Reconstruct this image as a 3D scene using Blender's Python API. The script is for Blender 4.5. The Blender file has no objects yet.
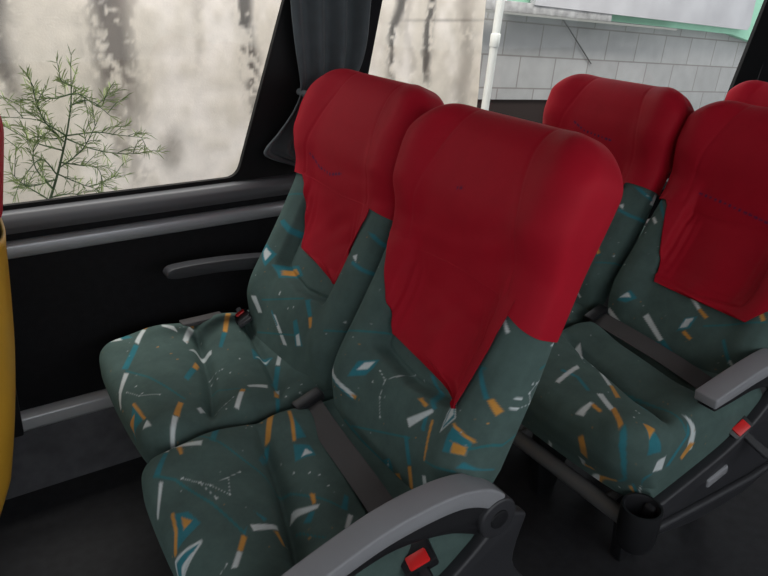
import bpy, bmesh, math, random, json
import numpy as np
from mathutils import Vector, Matrix
random.seed(7); rng = np.random.default_rng(7)
S = bpy.context.scene; COL = S.collection
STAMPS = json.loads('''{"ca":[["p","O",[[-0.298,0.386],[-0.29,0.375],[-0.316,0.326],[-0.323,0.335]]],["p","W",[[-0.326,0.326],[-0.317,0.321],[-0.363,0.228],[-0.368,0.236]]],["p","T",[[-0.371,0.233],[-0.363,0.226],[-0.401,0.164],[-0.411,0.174]]],["p","W",[[-0.404,0.157],[-0.398,0.15],[-0.429,0.083],[-0.433,0.087]]],["p","O",[[-0.345,0.234],[-0.335,0.231],[-0.342,0.195],[-0.349,0.198]]],["p","T",[[-0.333,0.248],[-0.309,0.268],[-0.307,0.254],[-0.327,0.239]]],["p","W",[[-0.345,0.251],[-0.296,0.212],[-0.304,0.195],[-0.348,0.238]]],["p","O",[[-0.24,0.283],[-0.234,0.269],[-0.247,0.251],[-0.252,0.259]]],["p","T",[[-0.255,0.256],[-0.245,0.246],[-0.277,0.189],[-0.285,0.202]]],["p","O",[[-0.124,0.266],[-0.11,0.261],[-0.16,0.179],[-0.172,0.183]]],["p","T",[[-0.173,0.18],[-0.164,0.174],[-0.208,0.11],[-0.211,0.123]]],["p","T",[[-0.093,0.218],[-0.099,0.127],[-0.123,0.135]]],["l","O",0.005,[[-0.092,0.226],[-0.106,0.181],[-0.124,0.136]]],["p","T",[[-0.131,0.127],[-0.104,0.102],[-0.108,0.067],[-0.15,0.081]]],["p","W",[[-0.136,0.081],[-0.117,0.099],[-0.11,0.077]]],["d","W",0.0035,[[-0.365,0.136],[-0.341,0.104],[-0.327,0.083],[-0.293,0.085],[-0.264,0.092],[-0.33,0.043],[-0.306,0.039]]],["l","W",0.0013,[[-0.365,0.136],[-0.341,0.104],[-0.327,0.083],[-0.293,0.085],[-0.264,0.092]]],["l","W",0.001,[[-0.341,0.104],[-0.33,0.043]]],["l","W",0.001,[[-0.292,0.08],[-0.306,0.039],[-0.327,0.083]]],["l","TL",0.0035,[[-0.408,0.175],[-0.377,0.141],[-0.342,0.036],[-0.322,-0.06]]],["l","TL",0.003,[[-0.313,0.279],[-0.258,0.157],[-0.224,0.081],[-0.181,-0.007],[-0.141,-0.09]]],["p","T",[[-0.408,0.064],[-0.383,0.049],[-0.374,0.004],[-0.43,-0.018]]],["l","O",0.004,[[-0.408,0.064],[-0.415,0.022],[-0.43,-0.018]]],["p","O",[[-0.398,0.047],[-0.384,0.021],[-0.404,0.012]]],["p","W",[[-0.437,-0.025],[-0.386,-0.033],[-0.388,-0.041],[-0.448,-0.083],[-0.45,-0.054]]],["p","T",[[-0.436,-0.032],[-0.392,-0.038],[-0.447,-0.078],[-0.447,-0.056]]],["p","W",[[-0.447,-0.078],[-0.43,-0.051],[-0.402,-0.045]]],["p","T",[[-0.284,-0.018],[-0.268,-0.045],[-0.277,-0.051]]],["p","O",[[-0.27,-0.075],[-0.261,-0.075],[-0.262,-0.107],[-0.268,-0.108]]],["p","W",[[-0.304,-0.05],[-0.257,-0.061],[-0.259,-0.073],[-0.305,-0.068]]],["p","O",[[-0.326,-0.066],[-0.32,-0.077],[-0.341,-0.107],[-0.347,-0.098]]],["p","W",[[-0.347,-0.098],[-0.341,-0.107],[-0.362,-0.138],[-0.372,-0.133]]],["p","T",[[-0.325,-0.065],[-0.309,-0.051],[-0.321,-0.071]]],["p","O",[[-0.169,-0.017],[-0.163,-0.03],[-0.172,-0.052],[-0.178,-0.049]]],["p","T",[[-0.19,-0.059],[-0.182,-0.067],[-0.2,-0.084],[-0.21,-0.071]]],["p","W",[[-0.21,-0.022],[-0.169,-0.06],[-0.176,-0.066],[-0.222,-0.04]]],["p","T",[[-0.115,-0.059],[-0.111,-0.069],[-0.135,-0.105],[-0.143,-0.094]]],["p","W",[[-0.138,-0.112],[-0.132,-0.121],[-0.162,-0.155],[-0.166,-0.147]]],["d","W",0.003,[[-0.165,0.058],[-0.144,0.028],[-0.132,-0.027],[-0.132,0.01],[-0.373,0.296],[-0.38,0.276],[-0.383,0.255],[-0.373,-0.117]]],["d","O",0.003,[[-0.189,0.234],[-0.156,0.234],[-0.213,0.271],[-0.218,-0.113],[-0.259,-0.148]]],["l","TL",0.002,[[-0.227,-0.074],[-0.202,-0.142]]],["l","W",0.0012,[[-0.373,-0.117],[-0.388,-0.13]]],["p","W",[[-0.263,0.354],[-0.254,0.343],[-0.264,0.321],[-0.274,0.334]]]],"cw":[["p","T",[[-0.366,0.268],[-0.323,0.298],[-0.306,0.226]]],["p","W",[[-0.361,0.259],[-0.332,0.276],[-0.332,0.236]]],["p","O",[[-0.254,0.305],[-0.242,0.292],[-0.265,0.252],[-0.271,0.264]]],["p","W",[[-0.274,0.262],[-0.266,0.247],[-0.304,0.182],[-0.31,0.2]]],["p","T",[[-0.314,0.192],[-0.305,0.177],[-0.355,0.099],[-0.367,0.115]]],["p","W",[[-0.366,0.093],[-0.357,0.081],[-0.392,0.019],[-0.396,0.032]]],["l","W",0.004,[[-0.393,0.027],[-0.407,-0.017]]],["p","W",[[-0.222,0.265],[-0.195,0.238],[-0.196,0.195],[-0.225,0.242]]],["p","O",[[-0.129,0.296],[-0.117,0.289],[-0.141,0.238],[-0.15,0.243]]],["p","W",[[-0.151,0.244],[-0.142,0.234],[-0.189,0.146],[-0.196,0.162]]],["p","O",[[-0.038,0.257],[-0.025,0.249],[-0.078,0.145],[-0.086,0.158]]],["p","T",[[-0.089,0.156],[-0.078,0.145],[-0.114,0.091],[-0.119,0.106]]],["p","W",[[-0.195,0.117],[-0.17,0.137],[-0.135,0.115],[-0.142,0.097],[-0.172,0.114]]],["p","O",[[-0.199,0.058],[-0.192,0.045],[-0.208,0.016],[-0.216,0.029]]],["p","T",[[-0.219,0.029],[-0.209,0.016],[-0.247,-0.035],[-0.253,-0.018]]],["d","W",0.0035,[[-0.179,0.013],[-0.149,0.001],[-0.101,0.002],[-0.143,-0.038],[-0.171,-0.022],[-0.183,-0.01]]],["l","W",0.001,[[-0.179,0.013],[-0.149,0.001],[-0.101,0.002]]],["p","T",[[-0.048,0.053],[-0.03,0.038],[-0.01,-0.005],[-0.068,-0.007]]],["p","W",[[-0.058,0.003],[-0.037,0.022],[-0.017,-0.001]]],["p","W",[[0.03,0.039],[0.04,0.033],[-0.015,-0.052],[-0.021,-0.039]]],["p","T",[[-0.024,-0.043],[-0.015,-0.058],[-0.068,-0.146],[-0.077,-0.131]]],["p","W",[[-0.138,-0.133],[-0.091,-0.146],[-0.099,-0.166],[-0.138,-0.148]]],["p","W",[[-0.163,-0.149],[-0.157,-0.164],[-0.192,-0.215],[-0.198,-0.202]]],["p","O",[[-0.154,-0.138],[-0.147,-0.152],[-0.157,-0.165],[-0.165,-0.152]]],["p","W",[[-0.068,-0.139],[-0.06,-0.144],[-0.077,-0.18],[-0.085,-0.176]]],["p","O",[[-0.087,-0.173],[-0.076,-0.179],[-0.09,-0.206],[-0.099,-0.201]]],["p","T",[[-0.097,-0.204],[-0.088,-0.209],[-0.103,-0.237],[-0.111,-0.233]]],["p","W",[[-0.272,-0.166],[-0.259,-0.155],[-0.254,-0.172],[-0.27,-0.186]]],["p","O",[[-0.299,-0.123],[-0.291,-0.136],[-0.318,-0.191],[-0.328,-0.18]]],["p","W",[[-0.33,-0.181],[-0.32,-0.19],[-0.349,-0.242],[-0.355,-0.233]]],["p","T",[[-0.383,-0.051],[-0.38,-0.141],[-0.416,-0.133]]],["p","O",[[-0.406,-0.094],[-0.388,-0.086],[-0.408,-0.138]]],["l","O",0.004,[[-0.382,-0.052],[-0.38,-0.094],[-0.38,-0.141]]],["p","W",[[-0.393,-0.166],[-0.378,-0.153],[-0.376,-0.183]]],["d","W",0.003,[[-0.382,0.008],[-0.359,0.011],[-0.364,-0.035],[-0.325,-0.07],[-0.356,-0.032],[-0.205,-0.166],[-0.183,-0.16],[-0.235,-0.179],[-0.213,-0.192],[-0.072,-0.206],[-0.051,-0.178],[-0.037,-0.211],[-0.021,-0.187]]],["l","W",0.001,[[-0.382,0.008],[-0.364,-0.035],[-0.325,-0.07]]],["l","W",0.001,[[-0.235,-0.179],[-0.183,-0.16]]],["l","TL",0.0035,[[-0.36,0.097],[-0.325,0.024],[-0.282,-0.113]]],["l","TL",0.002,[[-0.198,-0.05],[-0.144,-0.163]]],["d","O",0.003,[[-0.266,0.145],[-0.245,0.104],[-0.239,0.072],[-0.022,0.15]]]],"ba":[["p","W",[[0.249,0.133],[0.234,0.141],[0.2,0.118],[0.123,0.102],[0.131,0.092],[0.203,0.105]]],["p","O",[[0.143,0.099],[0.121,0.103],[0.125,0.092]]],["l","T",0.003,[[0.253,0.133],[0.203,0.103],[0.132,0.09]]],["p","T",[[0.157,0.131],[0.147,0.175],[0.098,0.203],[0.103,0.18],[0.117,0.155]]],["p","W",[[0.143,0.154],[0.132,0.179],[0.107,0.194],[0.118,0.169]]],["d","W",0.003,[[0.081,0.184],[0.031,0.198],[0.015,0.211],[0.056,0.176],[0.088,0.155],[0.05,0.138],[0.031,0.102]]],["l","W",0.001,[[0.081,0.184],[0.056,0.176],[0.015,0.211]]],["l","W",0.001,[[0.056,0.176],[0.05,0.138],[0.031,0.102]]],["p","O",[[-0.05,0.19],[-0.059,0.197],[-0.083,0.193],[-0.077,0.185]]],["p","T",[[-0.085,0.171],[-0.094,0.178],[-0.102,0.146],[-0.091,0.144]]],["p","W",[[-0.045,0.143],[-0.097,0.195],[-0.102,0.188],[-0.06,0.13]]],["p","T",[[-0.023,0.233],[-0.036,0.236],[-0.107,0.198],[-0.097,0.191]]],["p","W",[[-0.129,0.252],[-0.173,0.216],[-0.146,0.17]]],["p","T",[[-0.132,0.247],[-0.169,0.215],[-0.148,0.178]]],["p","W",[[-0.139,0.234],[-0.161,0.217],[-0.149,0.188]]],["p","T",[[-0.176,0.205],[-0.224,0.199],[-0.223,0.169],[-0.179,0.151],[-0.173,0.182]]],["l","O",0.004,[[-0.176,0.205],[-0.224,0.199]]],["p","O",[[-0.192,0.18],[-0.221,0.185],[-0.222,0.169],[-0.196,0.159]]],["p","T",[[-0.162,0.315],[-0.173,0.32],[-0.215,0.28],[-0.208,0.272]]],["p","O",[[-0.213,0.274],[-0.22,0.283],[-0.24,0.269],[-0.234,0.255]]],["d","W",0.003,[[-0.282,0.357],[-0.263,0.327],[-0.255,0.326],[-0.244,0.296],[-0.256,0.308],[-0.267,0.287],[-0.244,0.276],[-0.281,0.261],[-0.31,0.333]]],["l","W",0.001,[[-0.282,0.357],[-0.263,0.327],[-0.256,0.308],[-0.281,0.261]]],["l","W",0.001,[[-0.244,0.276],[-0.267,0.287]]],["p","W",[[-0.258,0.399],[-0.265,0.407],[-0.297,0.398],[-0.292,0.389]]],["p","W",[[-0.165,0.412],[-0.176,0.415],[-0.197,0.399],[-0.19,0.393]]],["l","TL",0.0028,[[0.117,0.032],[-0.07,0.114]]],["l","TL",0.0028,[[-0.126,0.099],[-0.173,0.116],[-0.216,0.133]]],["l","TL",0.0028,[[-0.221,0.181],[-0.3,0.258]]],["l","TL",0.0028,[[-0.129,0.309],[-0.183,0.321]]],["l","TL",0.0028,[[-0.258,0.355],[-0.314,0.406]]],["l","TL",0.0028,[[0.281,0.189],[0.132,0.251]]],["l","O",0.004,[[-0.109,0.173],[-0.127,0.102]]],["p","T",[[-0.052,0.11],[-0.065,0.114],[-0.095,0.069],[-0.084,0.062]]],["p","O",[[-0.085,0.06],[-0.095,0.066],[-0.121,0.021],[-0.113,0.015]]],["p","W",[[0.142,-0.005],[0.126,0.008],[0.102,0.01],[0.114,-0.003]]],["p","T",[[-0.009,0.025],[-0.028,0.043],[-0.047,0.03],[-0.034,0.008]]],["p","W",[[-0.02,0.018],[-0.03,0.032],[-0.037,0.02]]],["p","T",[[0.002,-0.0],[-0.01,0.018],[-0.035,-0.021],[-0.017,-0.024]]],["p","O",[[-0.057,0.025],[-0.068,0.033],[-0.098,0.01],[-0.087,-0.002]]],["p","W",[[-0.132,0.07],[-0.145,0.078],[-0.153,0.064],[-0.142,0.053]]],["p","T",[[-0.216,0.14],[-0.223,0.158],[-0.254,0.156]]],["l","TL",0.0035,[[0.147,0.029],[0.051,0.023],[-0.047,0.023]]],["d","O",0.002,[[0.219,0.064],[0.191,0.06],[0.192,0.087],[0.165,0.083],[-0.211,0.234],[-0.229,0.237]]]],"bw":[["p","T",[[0.224,0.237],[0.205,0.26],[0.148,0.248],[0.163,0.203]]],["p","W",[[0.202,0.234],[0.198,0.25],[0.163,0.243],[0.171,0.217]]],["p","T",[[0.15,0.216],[0.083,0.245],[0.041,0.23],[0.101,0.194]]],["p","O",[[0.123,0.213],[0.086,0.234],[0.06,0.227],[0.099,0.204]]],["p","T",[[0.191,0.331],[0.175,0.343],[0.094,0.311],[0.111,0.299]]],["p","O",[[0.104,0.301],[0.09,0.31],[0.055,0.29],[0.068,0.282]]],["p","W",[[0.175,0.111],[0.156,0.118],[0.125,0.082],[0.141,0.075]]],["p","T",[[-0.053,0.193],[-0.068,0.204],[-0.11,0.173],[-0.097,0.164]]],["p","O",[[-0.098,0.164],[-0.111,0.171],[-0.132,0.149],[-0.118,0.143]]],["p","W",[[0.077,0.104],[0.052,0.106],[-0.04,0.059],[-0.019,0.053]]],["l","T",0.004,[[0.077,0.107],[0.033,0.086]]],["l","TL",0.0028,[[0.134,0.117],[-0.044,0.194]]],["l","TL",0.0028,[[-0.204,0.173],[-0.411,0.271]]],["l","TL",0.0028,[[0.133,0.021],[-0.069,0.102]]],["l","TL",0.0028,[[0.208,0.405],[0.092,0.446]]],["p","T",[[-0.039,0.128],[-0.054,0.141],[-0.112,0.091],[-0.08,0.076]]],["p","W",[[-0.069,0.102],[-0.082,0.113],[-0.104,0.089],[-0.085,0.08]]],["p","W",[[-0.248,0.393],[-0.251,0.427],[-0.262,0.426],[-0.267,0.391]]],["p","W",[[-0.178,0.357],[-0.193,0.367],[-0.199,0.349]]],["l","T",0.006,[[-0.19,0.344],[-0.225,0.339],[-0.258,0.34]]],["p","T",[[-0.193,0.424],[-0.215,0.426],[-0.257,0.406],[-0.246,0.401]]],["p","W",[[-0.282,0.435],[-0.296,0.436],[-0.33,0.415],[-0.328,0.406]]],["d","W",0.003,[[0.068,0.164],[0.002,0.146],[-0.019,0.159],[-0.236,0.212],[-0.324,0.367],[-0.304,0.343],[-0.286,0.314],[-0.291,0.295]]],["l","W",0.001,[[-0.324,0.367],[-0.304,0.343],[-0.284,0.305],[-0.319,0.251]]],["d","W",0.0035,[[0.066,0.161],[0.066,0.167]]]],"c2":[["p","W",[[-0.425,-0.068],[-0.381,-0.07],[-0.38,-0.08],[-0.421,-0.089]]],["p","O",[[-0.45,-0.094],[-0.443,-0.107],[-0.483,-0.157],[-0.495,-0.15]]],["p","O",[[-0.39,-0.079],[-0.38,-0.08],[-0.388,-0.113],[-0.397,-0.112]]],["p","W",[[-0.348,-0.06],[-0.335,-0.068],[-0.365,-0.126],[-0.38,-0.127]]],["p","O",[[-0.375,-0.125],[-0.36,-0.125],[-0.401,-0.181],[-0.415,-0.181]]],["p","T",[[-0.416,-0.185],[-0.397,-0.183],[-0.441,-0.243],[-0.472,-0.262],[-0.473,-0.251]]],["p","T",[[-0.363,-0.199],[-0.345,-0.26],[-0.388,-0.251]]],["p","O",[[-0.364,-0.203],[-0.346,-0.226],[-0.379,-0.236]]],["p","W",[[-0.243,0.021],[-0.239,0.008],[-0.271,-0.044],[-0.287,-0.045]]],["p","O",[[-0.281,-0.043],[-0.269,-0.045],[-0.307,-0.099],[-0.321,-0.095]]],["p","T",[[-0.274,-0.113],[-0.26,-0.165],[-0.293,-0.178],[-0.303,-0.159]]],["p","W",[[-0.28,-0.144],[-0.271,-0.168],[-0.288,-0.172]]],["p","O",[[-0.253,-0.075],[-0.25,-0.103],[-0.27,-0.111]]],["p","W",[[-0.351,-0.277],[-0.32,-0.275],[-0.324,-0.305],[-0.36,-0.299]]],["p","W",[[-0.237,-0.216],[-0.219,-0.258],[-0.216,-0.291],[-0.241,-0.297],[-0.241,-0.267]]],["p","O",[[-0.233,-0.272],[-0.211,-0.281],[-0.25,-0.308],[-0.26,-0.298]]],["l","T",0.006,[[-0.335,0.061],[-0.329,0.017],[-0.351,-0.036]]],["p","W",[[-0.527,-0.062],[-0.485,-0.042],[-0.477,-0.053],[-0.525,-0.077]]],["p","T",[[-0.404,-0.3],[-0.354,-0.301],[-0.399,-0.321]]],["p","T",[[-0.239,-0.233],[-0.244,-0.252],[-0.298,-0.305],[-0.315,-0.304]]],["p","W",[[-0.382,0.042],[-0.283,0.059],[-0.291,0.044],[-0.378,0.029]]],["l","TL",0.003,[[-0.207,0.059],[-0.232,-0.118],[-0.256,-0.245]]],["d","W",0.003,[[-0.34,-0.173],[-0.366,-0.18],[-0.336,-0.164]]],["p","W",[[-0.175,0.165],[-0.155,0.161],[-0.189,0.109],[-0.242,0.079]]],["p","W",[[-0.225,0.063],[-0.195,0.052],[-0.216,0.034],[-0.237,0.046]]]],"b2":[["p","W",[[0.104,0.085],[0.092,0.1],[0.022,0.052],[0.03,0.041]]],["p","T",[[0.026,0.04],[0.02,0.053],[-0.054,0.013],[-0.095,-0.018],[-0.085,-0.023],[-0.04,0.006]]],["p","W",[[0.227,0.056],[0.211,0.068],[0.155,0.04],[0.164,0.03]]],["p","O",[[0.164,0.03],[0.154,0.041],[0.115,0.024],[0.123,0.013]]],["p","T",[[-0.004,0.087],[-0.01,0.129],[-0.04,0.148],[-0.035,0.11]]],["p","W",[[-0.008,0.098],[-0.014,0.128],[-0.034,0.141],[-0.026,0.109]]],["p","O",[[-0.018,0.09],[-0.025,0.1],[-0.052,0.088],[-0.047,0.08]]],["p","W",[[0.156,-0.031],[0.152,-0.007],[0.135,-0.005],[0.138,-0.032]]],["p","W",[[0.011,0.189],[0.004,0.198],[-0.037,0.17],[-0.032,0.162]]],["p","O",[[-0.032,0.162],[-0.037,0.17],[-0.067,0.157],[-0.06,0.148]]],["p","T",[[-0.125,0.116],[-0.133,0.123],[-0.171,0.079],[-0.17,0.064]]],["p","W",[[-0.165,0.075],[-0.17,0.081],[-0.194,0.059],[-0.189,0.054]]],["p","T",[[0.192,0.095],[0.163,0.14],[0.138,0.126],[0.16,0.102]]],["p","W",[[0.184,0.106],[0.166,0.132],[0.153,0.121]]],["p","O",[[-0.023,-0.004],[-0.03,0.006],[-0.05,-0.008],[-0.043,-0.018]]],["p","W",[[-0.055,-0.042],[-0.06,-0.009],[-0.073,-0.012],[-0.07,-0.04]]],["l","TL",0.003,[[0.176,-0.036],[0.014,0.048]]],["l","TL",0.003,[[-0.066,0.13],[-0.206,0.2]]],["d","W",0.003,[[0.081,-0.046],[0.057,-0.011],[0.034,-0.039],[0.133,-0.081],[0.054,-0.049],[-0.132,0.001]]],["p","W",[[-0.146,0.25],[-0.153,0.256],[-0.184,0.224],[-0.178,0.216]]],["p","O",[[-0.178,0.216],[-0.184,0.224],[-0.204,0.205],[-0.197,0.197]]],["p","W",[[0.224,0.354],[0.216,0.361],[0.195,0.346],[0.2,0.339]]],["p","W",[[0.187,0.379],[0.185,0.394],[0.175,0.392],[0.171,0.373]]],["p","T",[[0.239,0.413],[0.232,0.42],[0.158,0.35],[0.165,0.343]]],["d","W",0.003,[[0.225,0.199],[0.215,0.307]]]]}''')

# ------------------------------------------------------------------ camera
cR = Vector((0.83583, -0.54802, 0.03253)); cD = Vector((-0.20072, -0.36021, -0.91102)); cF = Vector((0.51097, 0.75493, -0.41108))
cam = bpy.data.cameras.new('camera'); co = bpy.data.objects.new('camera', cam); COL.objects.link(co)
M = Matrix.Identity(4)
for i in range(3):
    M[i][0] = cR[i]; M[i][1] = -cD[i]; M[i][2] = -cF[i]
M[2][3] = 1.377
co.matrix_world = M
cam.sensor_width = 36; cam.lens = 682.25 * 36 / 768; cam.clip_start = 0.02; cam.clip_end = 200
S.camera = co

# ------------------------------------------------------------------ materials
def mat(name, col, rough=.6, metal=0, spec=.5, sheen=0, bump=0, bscale=300, var=0, vscale=8, coat=0):
    m = bpy.data.materials.new(name); m.use_nodes = True
    nt = m.node_tree; b = nt.nodes['Principled BSDF']
    b.inputs['Roughness'].default_value = rough; b.inputs['Metallic'].default_value = metal
    b.inputs['Specular IOR Level'].default_value = spec
    b.inputs['Sheen Weight'].default_value = sheen; b.inputs['Coat Weight'].default_value = coat
    b.inputs['Base Color'].default_value = (*col, 1)
    tc = nt.nodes.new('ShaderNodeTexCoord')
    if var:
        n = nt.nodes.new('ShaderNodeTexNoise'); n.inputs['Scale'].default_value = vscale; n.inputs['Detail'].default_value = 5
        nt.links.new(tc.outputs['Object'], n.inputs['Vector'])
        r = nt.nodes.new('ShaderNodeValToRGB')
        r.color_ramp.elements[0].color = (*[c * (1 - var) for c in col], 1); r.color_ramp.elements[1].color = (*[min(1, c * (1 + var)) for c in col], 1)
        r.color_ramp.elements[0].position = .3; r.color_ramp.elements[1].position = .7
        nt.links.new(n.outputs['Fac'], r.inputs['Fac']); nt.links.new(r.outputs['Color'], b.inputs['Base Color'])
    if bump:
        n2 = nt.nodes.new('ShaderNodeTexNoise'); n2.inputs['Scale'].default_value = bscale; n2.inputs['Detail'].default_value = 3
        nt.links.new(tc.outputs['Object'], n2.inputs['Vector'])
        bp = nt.nodes.new('ShaderNodeBump'); bp.inputs['Strength'].default_value = bump; bp.inputs['Distance'].default_value = .002
        nt.links.new(n2.outputs['Fac'], bp.inputs['Height']); nt.links.new(bp.outputs['Normal'], b.inputs['Normal'])
    return m

def fabric_mat(name, rough=.85, sheen=.10, tint=(.5, .8, .7), bump=.15, bscale=500, var=.18, spec=.2):
    """cloth whose dyed pattern sits in the mesh's colour attribute, broken up by procedural nap noise"""
    m = mat(name, (.1, .1, .1), rough, spec=spec, sheen=sheen, bump=bump, bscale=bscale)
    nt = m.node_tree; b = nt.nodes['Principled BSDF']
    b.inputs['Sheen Tint'].default_value = (*tint, 1); b.inputs['Sheen Roughness'].default_value = .5
    a = nt.nodes.new('ShaderNodeAttribute'); a.attribute_name = 'dye'
    tc = nt.nodes.new('ShaderNodeTexCoord')
    n = nt.nodes.new('ShaderNodeTexNoise'); n.inputs['Scale'].default_value = 14; n.inputs['Detail'].default_value = 6; n.inputs['Roughness'].default_value = .7
    nt.links.new(tc.outputs['Object'], n.inputs['Vector'])
    mr = nt.nodes.new('ShaderNodeMapRange'); mr.inputs['From Min'].default_value = .3; mr.inputs['From Max'].default_value = .7
    mr.inputs['To Min'].default_value = 1 - var; mr.inputs['To Max'].default_value = 1 + var
    nt.links.new(n.outputs['Fac'], mr.inputs['Value'])
    vm = nt.nodes.new('ShaderNodeVectorMath'); vm.operation = 'SCALE'
    nt.links.new(a.outputs['Color'], vm.inputs[0]); nt.links.new(mr.outputs['Result'], vm.inputs['Scale'])
    nt.links.new(vm.outputs['Vector'], b.inputs['Base Color'])
    return m

VELOUR = fabric_mat('velour')
REDCLOTH = fabric_mat('red_cloth', rough=.62, sheen=.12, tint=(1, .12, .14), bump=.08, bscale=700, var=.06, spec=.12)
YELLOW = mat('yellow_plastic', (.62, .33, .03), .45, var=.06)
BLACK = mat('black_plastic', (.012, .012, .014), .42, bump=.1, bscale=250)
DARK = mat('dark_plastic', (.03, .03, .034), .45, bump=.1, bscale=250)
SIDE = mat('side_panel_plastic', (.028, .028, .032), .45, bump=.1, bscale=250)
GREY = mat('grey_rubber', (.25, .25, .265), .55, bump=.1, bscale=350, var=.05)
TUBE = mat('grey_tube', (.17, .17, .175), .4, .3)
STRAP = mat('strap_webbing', (.065, .060, .061), .75, bump=.3, bscale=900)
BUTTON = mat('red_button', (.75, .02, .02), .4)
PANEL = mat('wall_carpet', (.010, .010, .0115), .9, spec=.2, bump=.3, bscale=400, var=.15, vscale=40)
SKIRT = mat('skirt_vinyl', (.12, .12, .13), .6, var=.2, vscale=20)
RAIL = mat('rail_metal', (.36, .37, .39), .38, .4)
RAILD = mat('rail_dark', (.018, .018, .02), .5)
FLOORM = mat('floor_vinyl', (.022, .022, .025), .55, bump=.2, bscale=300, var=.25, vscale=30)
FRIT = mat('black_glass_border', (.006, .006, .0065), .6, spec=.2)
CURT = mat('curtain_cloth', (.055, .066, .072), .85, sheen=.15, bump=.3, bscale=500, var=.12, vscale=25)
CEIL = mat('ceiling_laminate', (.25, .25, .25), .7, var=.04)

# ------------------------------------------------------------------ helpers
def tag(o, label=None, cat=None, group=None, kind=None):
    for k, v in (('label', label), ('category', cat), ('group', group), ('kind', kind)):
        if v: o[k] = v
    return o
def empty(name, loc, label=None, cat=None, group=None):
    o = bpy.data.objects.new(name, None); COL.objects.link(o); o.location = loc; o.empty_display_size = .05
    return tag(o, label, cat, group)
def link(name, me, m, parent=None, smooth=True):
    o = bpy.data.objects.new(name, me); COL.objects.link(o)
    if m: me.materials.append(m)
    if smooth: me.polygons.foreach_set('use_smooth', np.ones(len(me.polygons), dtype=bool))
    if parent: o.parent = parent
    return o
def mesh_np(name, V, F, col=None):
    V = np.asarray(V, dtype=np.float32); F = np.asarray(F, dtype=np.int32)
    me = bpy.data.meshes.new(name)
    me.vertices.add(len(V)); me.vertices.foreach_set('co', V.ravel())
    k = F.shape[1]
    me.loops.add(F.size); me.loops.foreach_set('vertex_index', F.ravel())
    me.polygons.add(len(F)); me.polygons.foreach_set('loop_start', np.arange(0, F.size, k, dtype=np.int32))
    me.update(calc_edges=True)
    if col is not None:
        a = me.color_attributes.new('dye', 'FLOAT_COLOR', 'POINT')
        c = np.ones((len(V), 4), dtype=np.float32); c[:, :3] = col
        a.data.foreach_set('color', c.ravel())
    return me
def bmobj(name, bm, m, parent=None, bevel=0, seg=2, smooth=True):
    if bevel:
        bmesh.ops.remove_doubles(bm, verts=bm.verts, dist=1e-5)
        es = [e for e in bm.edges if len(e.link_faces) == 2 and e.calc_face_angle() > .5]
        bmesh.ops.bevel(bm, geom=es, offset=bevel, segments=seg, affect='EDGES', profile=.5, clamp_overlap=True)
    bmesh.ops.recalc_face_normals(bm, faces=bm.faces)
    me = bpy.data.meshes.new(name); bm.to_mesh(me); bm.free()
    o = link(name, me, m, parent, smooth)
    if smooth:
        try: me.set_sharp_from_angle(angle=math.radians(38))
        except Exception: pass
    return o
def bx(bm, x0, x1, y0, y1, z0, z1):
    r = bmesh.ops.create_cube(bm, size=1)
    for v in r['verts']:
        v.co = Vector(((x0 + x1) / 2 + v.co.x * (x1 - x0), (y0 + y1) / 2 + v.co.y * (y1 - y0), (z0 + z1) / 2 + v.co.z * (z1 - z0)))
    return r['verts']
def prism(bm, pts, axis, a, b):
    """extrude a 2D polygon along an axis: axis 1 = y (pts are x,z), axis 0 = x (pts are y,z), axis 2 = z (pts are x,y)"""
    def P(p, t): return Vector((p[0], t, p[1])) if axis == 1 else (Vector((t, p[0], p[1])) if axis == 0 else Vector((p[0], p[1], t)))
    A = [bm.verts.new(P(p, a)) for p in pts]; B = [bm.verts.new(P(p, b)) for p in pts]
    bm.faces.new(A); bm.faces.new(B[::-1]); n = len(pts)
    for i in range(n): bm.faces.new((A[i], B[i], B[(i + 1) % n], A[(i + 1) % n]))
def cyl(bm, p, q, r, n=24, r2=None, caps=True):
    p, q = Vector(p), Vector(q); d = q - p
    rot = d.to_track_quat('Z', 'Y').to_matrix().to_4x4()
    bmesh.ops.create_cone(bm, cap_ends=caps, segments=n, radius1=r, radius2=r if r2 is None else r2, depth=d.length, matrix=Matrix.Translation((p + q) / 2) @ rot)
def tubepath(bm, pts, rad, n=10, caps=True):
    pts = [Vector(p) for p in pts]; rings = []
    ra = rad if isinstance(rad, (list, tuple)) else [rad] * len(pts)
    for i, p in enumerate(pts):
        t = (pts[min(i + 1, len(pts) - 1)] - pts[max(i - 1, 0)]).normalized()
        up = Vector((0, 0, 1)) if abs(t.z) < .9 else Vector((1, 0, 0))
        s = t.cross(up).normalized(); u = s.cross(t)
        rings.append([bm.verts.new(p + (s * math.cos(2 * math.pi * k / n) + u * math.sin(2 * math.pi * k / n)) * ra[i]) for k in range(n)])
    for a, b in zip(rings, rings[1:]):
        for k in range(n): bm.faces.new((a[k], a[(k + 1) % n], b[(k + 1) % n], b[k]))
    if caps: bm.faces.new(rings[0][::-1]); bm.faces.new(rings[-1])
def sstep(a, b, x):
    t = np.clip((x - a) / (b - a), 0, 1); return t * t * (3 - 2 * t)

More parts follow.
